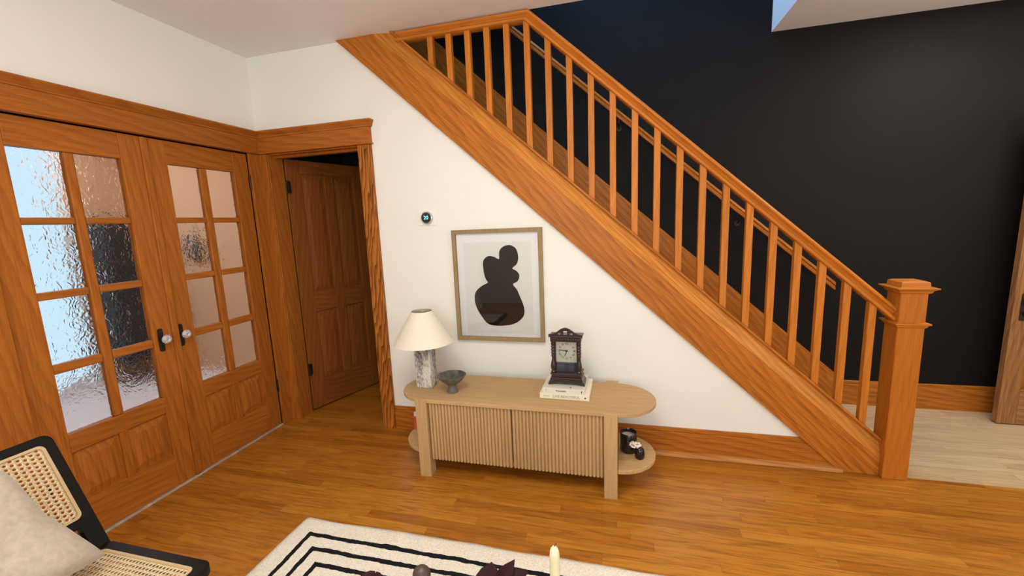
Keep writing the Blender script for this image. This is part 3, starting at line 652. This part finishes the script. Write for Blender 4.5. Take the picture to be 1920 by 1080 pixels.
obj('carved_frieze', MB().sphere((0, -0.055, 0.2705), 0.012, 0.005, 0.008, 10, 6).add([], []) if False else (lambda mb: [mb.sphere((i * 0.0145, -0.054, 0.2705), 0.0058, 0.004, 0.008, 10, 6) for i in range(-5, 6)] and mb)(MB()), dw, en)
# pierced crest
outer = [(-0.096, 0.300), (-0.075, 0.304), (-0.050, 0.314), (-0.030, 0.329), (-0.012, 0.338), (0.0, 0.340), (0.012, 0.338), (0.030, 0.329), (0.050, 0.314), (0.075, 0.304), (0.096, 0.300)]
cr_ = MB()
def arch(x):  # crest outline height
    for (a, b), (c, d) in zip(outer[:-1], outer[1:]):
        if a <= x <= c: return b + (d - b) * (x - a) / (c - a)
    return 0.292
holes = [(-0.042, -0.026, 0.301, 0.311), (-0.011, 0.011, 0.301, 0.322), (0.026, 0.042, 0.301, 0.311)]
xs_ = sorted(set([a for a, b in outer] + [v for h_ in holes for v in h_[:2]] + [-0.034, 0.034]))
for a, b in zip(xs_[:-1], xs_[1:]):
    m_ = (a + b) / 2; hit = [h_ for h_ in holes if h_[0] < m_ < h_[1]]
    za, zb2 = arch(a), arch(b)
    if not hit: cr_.prism([(a, 0.290), (b, 0.290), (b, zb2), (a, za)], -0.058, -0.046)
    else:
        lo_, hi_ = hit[0][2], hit[0][3]
        cr_.prism([(a, 0.290), (b, 0.290), (b, lo_), (a, lo_)], -0.058, -0.046)
        ta, tb2 = (hi_, hi_) if hi_ else (za - 0.006, zb2 - 0.006)
        if a < 0 and not hi_ and abs(a + 0.045) < 1e-6: ta = lo_
        if b > 0 and not hi_ and abs(b - 0.045) < 1e-6: tb2 = lo_
        cr_.prism([(a, ta), (b, tb2), (b, zb2), (a, za)], -0.058, -0.046)
obj('crest', cr_, dw, ck)
dl = obj('dial', MB().box(-0.06, 0.06, -0.012, -0.008, 0.125, 0.255), plain('cream_dial', (0.80, 0.76, 0.60), 0.5, noise=0.08, nscale=60), ck)
num = MB(); dc = (0.0, 0.193)
for i, s in enumerate(['XII', 'I', 'II', 'III', 'IIII', 'V', 'VI', 'VII', 'VIII', 'IX', 'X', 'XI']):
    a = -i * PI / 6
    def fn(c, a=a):
        X, Z = c.x, c.y + 0.043
        return (X * math.cos(a) - Z * math.sin(a) + dc[0], -0.0125 - c.z, X * math.sin(a) + Z * math.cos(a) + dc[1])
    tm = text_mb(s, 0.0165, fn); num.add(tm.v, tm.f)
obj('numerals', num, ink, dl)
obj('minute_hand', MB().prism([(0.008, dc[1] - 0.003), (0.006, dc[1] + 0.003), (-0.04, dc[1] + 0.006), (-0.044, dc[1] + 0.0045), (-0.04, dc[1] + 0.003)], -0.0165, -0.0155), ink, dl)
obj('hour_hand', MB().prism([(-0.003, dc[1]), (0.003, dc[1] - 0.001), (-0.008, dc[1] - 0.029), (-0.012, dc[1] - 0.033), (-0.012, dc[1] - 0.027)], -0.0152, -0.0145), ink, dl)
obj('hand_boss', MB().lathe([(0.006, -0.013), (0.006, -0.018)], (0, 0, dc[1]), 14, 'y'), ink, dl)
tp = obj('lower_tablet', MB().box(-0.06, 0.06, -0.012, -0.008, 0.07, 0.125), plain('slate_blue_tablet', (0.035, 0.05, 0.085), 0.4), ck, label='slate blue lower glass panel')
obj('pendulum_bob', MB().box(-0.014, 0.014, -0.014, -0.012, 0.074, 0.122), plain('tablet_black', (0.012, 0.012, 0.016), 0.4), tp)
obj('glass', MB().box(-0.06, 0.06, -0.0335, -0.0315, 0.07, 0.2545), thin_glass('clear_glass'), ck)

# candle jar and bottle on the right shelf, red jar on the left shelf
jl = plain('black_glass', (0.008, 0.008, 0.010), 0.22, coat=0.4)
cj = thing('candle_jar', 'black glass candle jar with pale wax behind a small bottle on low shelf', 'candle', (2.606, -0.305, ZS))
obj('jar', MB().lathe([(0.001, 0), (0.042, 0), (0.045, 0.004), (0.046, 0.113), (0.0445, 0.115), (0.043, 0.113), (0.043, 0.088)], (2.606, -0.305, ZS), 40), jl, cj, smooth=True)
obj('wax', MB().lathe([(0.001, 0.012), (0.0425, 0.012), (0.0425, 0.092), (0.001, 0.091)], (2.606, -0.305, ZS), 32), plain('pale_wax', (0.85, 0.74, 0.62), 0.6), cj, smooth=True)
obj('wick', MB().tube([(2.606, -0.305, ZS + 0.091), (2.607, -0.305, ZS + 0.1)], 0.001, 6), ink, cj)
bo = thing('flower_bottle', 'small glossy black bottle topped with white flower on right low shelf', 'bottle', (2.664, -0.374, ZS))
obj('bottle', MB().lathe([(0.001, 0), (0.020, 0), (0.026, 0.008), (0.0275, 0.03), (0.025, 0.05), (0.017, 0.064), (0.010, 0.068), (0.010, 0.078), (0.007, 0.078), (0.001, 0.076)], (2.664, -0.374, ZS), 32), plain('gloss_black', (0.006, 0.006, 0.007), 0.08), bo, smooth=True)
fl = MB(); rnd = random.Random(3)
for i in range(34):
    a, b = rnd.uniform(0, 2 * PI), rnd.uniform(-1, 1)
    fl.sphere((2.640 + 0.026 * math.cos(a) * math.sqrt(1 - b * b), -0.378 + 0.018 * math.sin(a) * math.sqrt(1 - b * b), ZS + 0.080 + 0.013 * b), 0.008, 0.008, 0.006, 8, 5)
obj('flower', fl, plain('cream_petals', (0.80, 0.70, 0.58), 0.8), bo, smooth=True)
obj('stem', MB().tube([(2.664, -0.374, ZS + 0.06), (2.655, -0.376, ZS + 0.078)], 0.002, 6), plain('stem', (0.2, 0.15, 0.08), 0.8), bo)
rj = thing('red_jar', 'small red jar half hidden behind the left front leg', 'jar', (1.262, -0.275, ZS))
obj('jar', MB().lathe([(0.001, 0), (0.02, 0), (0.021, 0.003), (0.021, 0.085), (0.018, 0.092)], (1.262, -0.275, ZS), 24), plain('red_glaze', (0.62, 0.10, 0.05), 0.4), rj, smooth=True)
obj('lid', MB().lathe([(0.018, 0.092), (0.018, 0.112), (0.001, 0.113)], (1.262, -0.275, ZS), 24), plain('white_lid', (0.85, 0.82, 0.78), 0.4), rj, smooth=True)

# ------------------------------------------------------------------ picture and thermostat
pf = thing('framed_print', 'framed abstract print of black rounded shapes on cream wall', 'picture', (1.783, 0, 0.706))
px0, px1, pz0, pz1 = 1.482, 2.086, 0.706, 1.449
fo, fi = [(px0, pz0), (px1, pz0), (px1, pz1), (px0, pz1)], [(px0 + 0.026, pz0 + 0.026), (px1 - 0.026, pz0 + 0.026), (px1 - 0.026, pz1 - 0.026), (px0 + 0.026, pz1 - 0.026)]
obj('frame', MB().ring(fo, fi, -0.030, -0.001, 'y'), wood('frame_oak', 'z', light=(0.36, 0.255, 0.13), dark=(0.27, 0.18, 0.085), rough=0.5, ring=0.5, coat=0), pf, bev=0.002)
obj('mat_board', MB().box(px0 + 0.026, px1 - 0.026, -0.010, -0.002, pz0 + 0.026, pz1 - 0.026), plain('mat_white', (0.93, 0.91, 0.88), 0.7), pf)
pp = obj('print', MB().box(px0 + 0.072, px1 - 0.075, -0.0125, -0.0105, pz0 + 0.05, pz1 - 0.085), plain('print_paper', (0.86, 0.83, 0.77), 0.7), pf)
BLOB = __import__('json').loads('[[1.801, 1.299], [1.819, 1.326], [1.852, 1.341], [1.885, 1.339], [1.913, 1.318], [1.925, 1.284], [1.926, 1.249], [1.913, 1.217], [1.885, 1.192], [1.911, 1.175], [1.928, 1.153], [1.927, 1.127], [1.913, 1.104], [1.885, 1.087], [1.91, 1.052], [1.928, 1.007], [1.944, 0.966], [1.954, 0.929], [1.954, 0.896], [1.941, 0.866], [1.906, 0.835], [1.863, 0.817], [1.82, 0.81], [1.773, 0.807], [1.726, 0.811], [1.692, 0.827], [1.668, 0.858], [1.643, 0.896], [1.624, 0.938], [1.616, 0.98], [1.62, 1.022], [1.639, 1.052], [1.675, 1.079], [1.713, 1.099], [1.701, 1.122], [1.692, 1.155], [1.687, 1.196], [1.688, 1.236], [1.705, 1.263], [1.732, 1.274], [1.766, 1.268], [1.797, 1.254]]')
obj('black_shape', MB().prism(catmull([tuple(p) for p in BLOB], 4), -0.0135, -0.0128), plain('print_black', (0.010, 0.009, 0.009), 0.8, spec=0.05), pp)
obj('glazing', MB().box(px0 + 0.026, px1 - 0.026, -0.0225, -0.0205, pz0 + 0.026, pz1 - 0.026), thin_glass('clear_glass'), pf)

th = thing('thermostat', 'round thermostat with glowing 20 on a white wall plate', 'thermostat', (1.31, 0, 1.485))
obj('wall_plate', MB().prism(rrect(1.240, 1.377, 1.487, 1.589, 0.006), -0.006, -0.0005), plain('white_plastic', (0.88, 0.86, 0.82), 0.4), th, bev=0.0015)
tc_ = (1.312, 0, 1.538)
rg = obj('ring', MB().lathe([(0.036, -0.006), (0.040, -0.010), (0.0405, -0.028), (0.037, -0.031), (0.035, -0.031)], tc_, 48, 'y'), plain('brushed_steel', (0.62, 0.60, 0.56), 0.28, metal=1), th, smooth=True)
ds = obj('display', MB().lathe([(0.036, -0.029), (0.034, -0.032), (0.001, -0.0325)], tc_, 48, 'y'), plain('display_black', (0.006, 0.008, 0.009), 0.15), th, smooth=True)
obj('digits', text_mb('20', 0.034, lambda c: (tc_[0] + c.x, -0.0332 - c.z, tc_[2] + c.y), 0.0004), emit('cyan_digits', (0.25, 0.85, 0.95), 1.6), ds)

# ------------------------------------------------------------------ rug
def rug_mat():
    m, nt, b = _mat('rug_wool'); L = nt.links
    def mth(op, a, bb=None):
        n = N(nt, 'ShaderNodeMath', operation=op)
        for i, v in enumerate((a, bb)):
            if v is None: continue
            if isinstance(v, (int, float)): n.inputs[i].default_value = v
            else: L.new(v, n.inputs[i])
        return n.outputs[0]
    tc = N(nt, 'ShaderNodeTexCoord')
    nz = N(nt, 'ShaderNodeTexNoise'); nz.inputs['Scale'].default_value = 26; nz.inputs['Detail'].default_value = 3; L.new(tc.outputs['Object'], nz.inputs['Vector'])
    wob = mth('MULTIPLY', mth('SUBTRACT', nz.outputs['Fac'], 0.5), 0.014)
    sx = N(nt, 'ShaderNodeSeparateXYZ'); L.new(tc.outputs['Object'], sx.inputs[0])
    dx = mth('SUBTRACT', 1.22, mth('ABSOLUTE', sx.outputs['X'])); dy = mth('SUBTRACT', 0.80, mth('ABSOLUTE', sx.outputs['Y']))
    d = mth('ADD', mth('MINIMUM', dx, dy), wob)
    f = mth('FRACT', mth('DIVIDE', mth('SUBTRACT', d, 0.098), 0.078))
    s = mth('MULTIPLY', mth('LESS_THAN', f, 0.30), mth('GREATER_THAN', d, 0.098))
    s = mth('MULTIPLY', s, mth('LESS_THAN', d, 0.098 + 0.078 * 4.5))
    n2 = N(nt, 'ShaderNodeTexNoise'); n2.inputs['Scale'].default_value = 140; n2.inputs['Detail'].default_value = 3; L.new(tc.outputs['Object'], n2.inputs['Vector'])
    cr = N(nt, 'ShaderNodeValToRGB'); cr.color_ramp.elements[0].color = (0.74, 0.67, 0.55, 1); cr.color_ramp.elements[1].color = (0.90, 0.85, 0.74, 1)
    cr.color_ramp.elements[0].position = 0.3; cr.color_ramp.elements[1].position = 0.6; L.new(n2.outputs['Fac'], cr.inputs[0])
    mx = N(nt, 'ShaderNodeMix', data_type='RGBA'); L.new(s, mx.inputs[0]); L.new(cr.outputs[0], mx.inputs['A']); mx.inputs['B'].default_value = (0.013, 0.013, 0.015, 1)
    L.new(mx.outputs['Result'], b.inputs['Base Color']); b.inputs['Roughness'].default_value = 0.95; b.inputs['Specular IOR Level'].default_value = 0.1
    bp = N(nt, 'ShaderNodeBump'); bp.inputs['Strength'].default_value = 0.7; bp.inputs['Distance'].default_value = 0.006; L.new(n2.outputs['Fac'], bp.inputs['Height']); L.new(bp.outputs[0], b.inputs['Normal'])
    return m
rug_c = (0.975 + 1.22, -0.98 - 0.80, 0)
mb = MB(); nx, ny = 120, 80; rr = random.Random(5)
from mathutils import noise as mnoise
def rugp(i, j, top):
    x = -1.22 + 2.44 * i / nx; y = -0.80 + 1.60 * j / ny
    e = 0.010 * mnoise.noise(Vector((x * 6, y * 6, 0.3)))
    if j in (0, ny): y += e
    if i in (0, nx): x += e
    edge = i in (0, nx) or j in (0, ny)
    bump = 0.004 * mnoise.noise(Vector((x * 7, y * 7, 2))) + 0.0015 * mnoise.noise(Vector((x * 40, y * 40, 2)))
    if top and j > ny - 6: bump += 0.010 * math.exp(-((x + 0.68) / 0.05) ** 2) * (1 - abs(j - ny + 2) / 6)
    return (x, y, (0.004 if edge else 0.0115 + bump) if top else 0.0005)
V = [rugp(i, j, True) for j in range(ny + 1) for i in range(nx + 1)]
Fq = [(j * (nx + 1) + i, j * (nx + 1) + i + 1, (j + 1) * (nx + 1) + i + 1, (j + 1) * (nx + 1) + i) for j in range(ny) for i in range(nx)]
per = [(i, 0) for i in range(nx)] + [(nx, j) for j in range(ny)] + [(i, ny) for i in range(nx, 0, -1)] + [(0, j) for j in range(ny, 0, -1)]
o0 = len(V); V += [rugp(i, j, False) for i, j in per]; n = len(per)
Fq += [(per[k][1] * (nx + 1) + per[k][0], o0 + k, o0 + (k + 1) % n, per[(k + 1) % n][1] * (nx + 1) + per[(k + 1) % n][0]) for k in range(n)]
Fq.append(tuple(range(o0, o0 + n)))
mb.add(V, Fq)
rg_ = obj('area_rug', mb, rug_mat(), smooth='all'); rg_.location = rug_c
tag(rg_, 'cream wool rug with nested black border lines on oak floor', 'rug')

# ------------------------------------------------------------------ chair
ch = thing('lounge_chair', 'black framed lounge chair with cane back and seat at lower left', 'chair', (1.0, -1.93, 0))
cane = cane_mat(); bind = plain('cane_binding', (0.66, 0.47, 0.25), 0.5, noise=0.2, nscale=200)
ZSEAT = 0.405; cy0, cy1 = -2.19, -1.672
def placed(mb, M): mb.v = [tuple(M @ Vector(p)) for p in mb.v]; return mb
def cane_panel(prefix, u0, u1, v0, v1, fw, M, t=0.034, r=0.03):
    fr = obj(prefix + '_frame', placed(MB().ring(rrect(u0, u1, v0, v1, r), rrect(u0 + fw, u1 - fw, v0 + fw, v1 - fw, 0.02), -t, 0, 'z'), M), black_wood, ch, bev=0.004)
    # cane panel keeps its own axes so the weave follows the frame
    cn = obj('cane_' + prefix, MB().prism(rrect(u0 + fw - 0.002, u1 - fw + 0.002, v0 + fw - 0.002, v1 - fw + 0.002, 0.02), -0.0075, -0.0055, 'z'), cane)
    cn.parent = fr; cn.matrix_local = Matrix.Translation(-Vector(OFF[ch.name])) @ M
    obj('cane_binding', placed(MB().ring(rrect(u0 + fw - 0.001, u1 - fw + 0.001, v0 + fw - 0.001, v1 - fw + 0.001, 0.02), rrect(u0 + fw + 0.008, u1 - fw - 0.008, v0 + fw + 0.008, v1 - fw - 0.008, 0.014), -0.006, 0.001, 'z'), M), bind, fr)
    return fr
# seat: u along x (back to front), v along y
cane_panel('seat', 0.755, 1.243, cy0, cy1, 0.036, Matrix.Translation((0, 0, ZSEAT)))
# back: u runs down the stile from the top, v along y, normal towards the sitter
pt, pb = Vector((0.572, 0, 0.806)), Vector((0.762, 0, 0.415))
ud = (pb - pt).normalized(); nd = Vector((0, 1, 0)).cross(ud) * 1.0
nd = Vector((-ud.z, 0, ud.x)) if Vector((-ud.z, 0, ud.x)).x > 0 else Vector((ud.z, 0, -ud.x))
Mb = Matrix(((ud.x, 0, nd.x, pt.x), (0, 1, 0, 0), (ud.z, 0, nd.z, pt.z), (0, 0, 0, 1)))
cane_panel('back', 0, 0.355, cy0, cy1, 0.032, Mb)
# stiles continue to the seat, cross bar behind
for va, vb in ((cy0, cy0 + 0.05), (cy1 - 0.05, cy1)):
    obj('back_leg', placed(MB().box(0.33, 0.50, va, vb, -0.034, -0.0005), Mb), black_wood, ch, bev=0.003)
obj('cross_bar', placed(MB().box(0.368, 0.405, cy0 + 0.05, cy1 - 0.05, -0.05, -0.02), Mb), plain('reddish_dark_wood', (0.075, 0.032, 0.022), 0.4), ch, bev=0.003)
for yv in (cy0 + 0.012, cy1 - 0.048):
    for xa, xb in ((0.98, 0.72), (1.0, 1.20)):
        mb = MB().loft([[(x - 0.028, y, z) for x, y, z in ((xc, yv, zc), (xc + 0.056, yv, zc), (xc + 0.056, yv + 0.036, zc), (xc, yv + 0.036, zc))] for xc, zc in ((xb, 0.018 if xb > 0.96 else 0.0), (xa, ZSEAT - 0.034))])
        obj('leg', mb, black_wood, ch, bev=0.003)
# cushion
def cushion(w_, h_, t_):
    mb = MB(); n = 22; V = []; F = []
    for side in (1, -1):
        for j in range(n + 1):
            for i in range(n + 1):
                u, v = -1 + 2 * i / n, -1 + 2 * j / n
                e = max(0.0, (1 - u ** 4)) ** 0.5 * max(0.0, (1 - v ** 4)) ** 0.5
                pin = 1 - 0.10 * (1 - abs(u)) * abs(v) ** 2 ; pin2 = 1 - 0.12 * (1 - abs(v)) * abs(u) ** 2
                wr = 0.020 * mnoise.noise(Vector((u * 1.7, v * 1.7, side * 3.1))) + 0.010 * mnoise.noise(Vector((u * 4 + v * 2.5, v * 3.2, side * 5.7)))
                V.append((u * w_ / 2 * pin2, v * h_ / 2 * pin, side * (t_ / 2 * e + wr * e)))
        o = 0 if side == 1 else (n + 1) ** 2
        F += [(o + j * (n + 1) + i, o + j * (n + 1) + i + 1, o + (j + 1) * (n + 1) + i + 1, o + (j + 1) * (n + 1) + i) for j in range(n) for i in range(n)]
    return mb.add(V, F)
cu = cushion(0.45, 0.43, 0.16)
cl, cu_ = Vector((0.925, -1.762, 0.452)), Vector((0.655, -1.835, 0.785))
ev = (cu_ - cl).normalized(); ew = Vector((0.0, -1.0, 0.0)); en_ = ev.cross(ew) if ev.cross(ew).x > 0 else ew.cross(ev)
cc = cl + ev * 0.215 + ew * 0.225
Mc = Matrix(((ew.x, ev.x, en_.x, cc.x), (ew.y, ev.y, en_.y, cc.y), (ew.z, ev.z, en_.z, cc.z), (0, 0, 0, 1)))
cb = placed(cu, Mc)
bmc = bmesh.new()
co = obj('cushion', cb, plain('cream_fur', (0.54, 0.455, 0.36), 0.9, noise=0.2, nscale=60, bump=0.5, sheen=0.4), smooth='all')
bmc.from_mesh(co.data); bmesh.ops.remove_doubles(bmc, verts=bmc.verts, dist=0.0005); bmesh.ops.recalc_face_normals(bmc, faces=bmc.faces); bmc.to_mesh(co.data); bmc.free()
ss = co.modifiers.new('soft', 'SUBSURF'); ss.levels = ss.render_levels = 1
tag(co, 'plump cream cushion leaning in the black cane chair', 'cushion')

# ------------------------------------------------------------------ coffee table with candle and dark foliage (mostly below the frame)
tb_ = thing('coffee_table', 'low round table on the rug carrying the candle and dark plant', 'table', (2.25, -1.98, 0.019))
obj('table_top', MB().lathe([(0.001, 0.36), (0.36, 0.36), (0.37, 0.372), (0.36, 0.385), (0.001, 0.385)], (2.25, -1.98, 0.019), 48), black_wood, tb_, smooth=True)
for a in range(4):
    x, y = 2.25 + 0.24 * math.cos(a * PI / 2 + .7), -1.98 + 0.24 * math.sin(a * PI / 2 + .7)
    obj('leg', MB().lathe([(0.014, 0.0), (0.022, 0.36)], (x, y, 0.019), 14), black_wood, tb_, smooth=True)
ZTAB = 0.019 + 0.385
cx, cyy = 2.424, -1.82
hd = obj('candle_holder', MB().lathe([(0.001, 0), (0.045, 0), (0.043, 0.008), (0.012, 0.016), (0.010, 0.075), (0.018, 0.085), (0.018, 0.11), (0.0125, 0.11), (0.0125, 0.09), (0.001, 0.09)], (cx, cyy, ZTAB), 28), plain('brass', (0.5, 0.36, 0.15), 0.35, metal=1), smooth=True)
tag(hd, 'small candle holder under the ivory taper candle', 'candle holder')
tcn = thing('taper_candle', 'ivory taper candle rising from the bottom edge in front of the rug', 'candle', (cx, cyy, ZTAB + 0.092))
wax = plain('ivory_wax', (0.80, 0.72, 0.47), 0.45)
obj('wax', MB().lathe([(0.001, 0.0), (0.012, 0.0), (0.0112, 0.27), (0.0100, 0.285), (0.0075, 0.292), (0.003, 0.297), (0.001, 0.297)], (cx, cyy, ZTAB + 0.092), 24), wax, tcn, smooth=True)
obj('wick', MB().tube([(cx, cyy, ZTAB + 0.388), (cx + 0.002, cyy, ZTAB + 0.394), (cx + 0.005, cyy, ZTAB + 0.396)], 0.001, 6), ink, tcn)
vp = thing('foliage_vase', 'spray of dark purple pointed leaves at the bottom edge left of candle', 'plant', (2.24, -1.93, ZTAB))
purple = plain('dark_purple_leaf', (0.030, 0.008, 0.010), 0.65, noise=0.35, nscale=30, spec=0.15)
obj('vase', MB().lathe([(0.001, 0), (0.04, 0), (0.055, 0.04), (0.05, 0.09), (0.025, 0.13), (0.03, 0.15), (0.026, 0.15), (0.02, 0.13), (0.001, 0.12)], (2.24, -1.93, ZTAB), 32), plain('vase_glaze', (0.12, 0.1, 0.09), 0.4), vp, smooth=True)
def leaf(base, tip, wd, up):
    b, t = Vector(base), Vector(tip); d = (t - b); s = d.normalized().cross(Vector(up)).normalized(); nn = s.cross(d).normalized()
    secs = []
    for k, (f, w_, lift) in enumerate(((0, 0.05, 0), (0.2, 0.7, 0.02), (0.45, 1, 0.035), (0.7, 0.75, 0.03), (0.9, 0.28, 0.01), (1, 0.01, -0.01))):
        c = b + d * f + nn * lift * d.length * 2
        secs.append([tuple(c - s * wd * w_ / 2 + nn * 0.12 * wd * w_), tuple(c - nn * 0.0012), tuple(c + s * wd * w_ / 2 + nn * 0.12 * wd * w_), tuple(c + nn * 0.0012)])
    return MB().loft(secs)
LV = [((2.305, -1.875, 0.728), (2.342, -1.848, 0.770), 0.034, (0.3, -1, 0.3)), ((2.30, -1.88, 0.728), (2.372, -1.843, 0.741), 0.036, (0, -0.6, 1)),
      ((2.31, -1.87, 0.735), (2.258, -1.878, 0.735), 0.050, (0, -0.8, 1)), ((2.295, -1.88, 0.722), (2.290, -1.850, 0.757), 0.045, (0, -1, 0.3)), ((2.30, -1.88, 0.722), (2.335, -1.90, 0.715), 0.045, (0, -0.5, 1)), ((2.29, -1.88, 0.722), (2.24, -1.90, 0.712), 0.045, (0, -0.5, 1)),
      ((2.05, -1.93, 0.727), (2.02, -1.93, 0.748), 0.04, (0, -0.8, 1)), ((2.05, -1.93, 0.727), (2.075, -1.925, 0.744), 0.04, (0, -0.8, 1))]
for l_ in LV: obj('leaf', leaf(*l_), purple, vp)
obj('bud', MB().sphere((2.146, -1.898, 0.742), 0.020, 0.018, 0.019), plain('brown_bud', (0.06, 0.030, 0.024), 0.45), vp, smooth=True)
obj('stems', MB().tube([(2.245, -1.93, ZTAB + 0.13), (2.27, -1.905, 0.66), (2.303, -1.878, 0.727)], 0.002, 6).tube([(2.235, -1.93, ZTAB + 0.13), (2.19, -1.915, 0.66), (2.146, -1.898, 0.73)], 0.002, 6).tube([(2.23, -1.93, ZTAB + 0.13), (2.13, -1.935, 0.66), (2.05, -1.93, 0.728)], 0.002, 6), purple, vp)
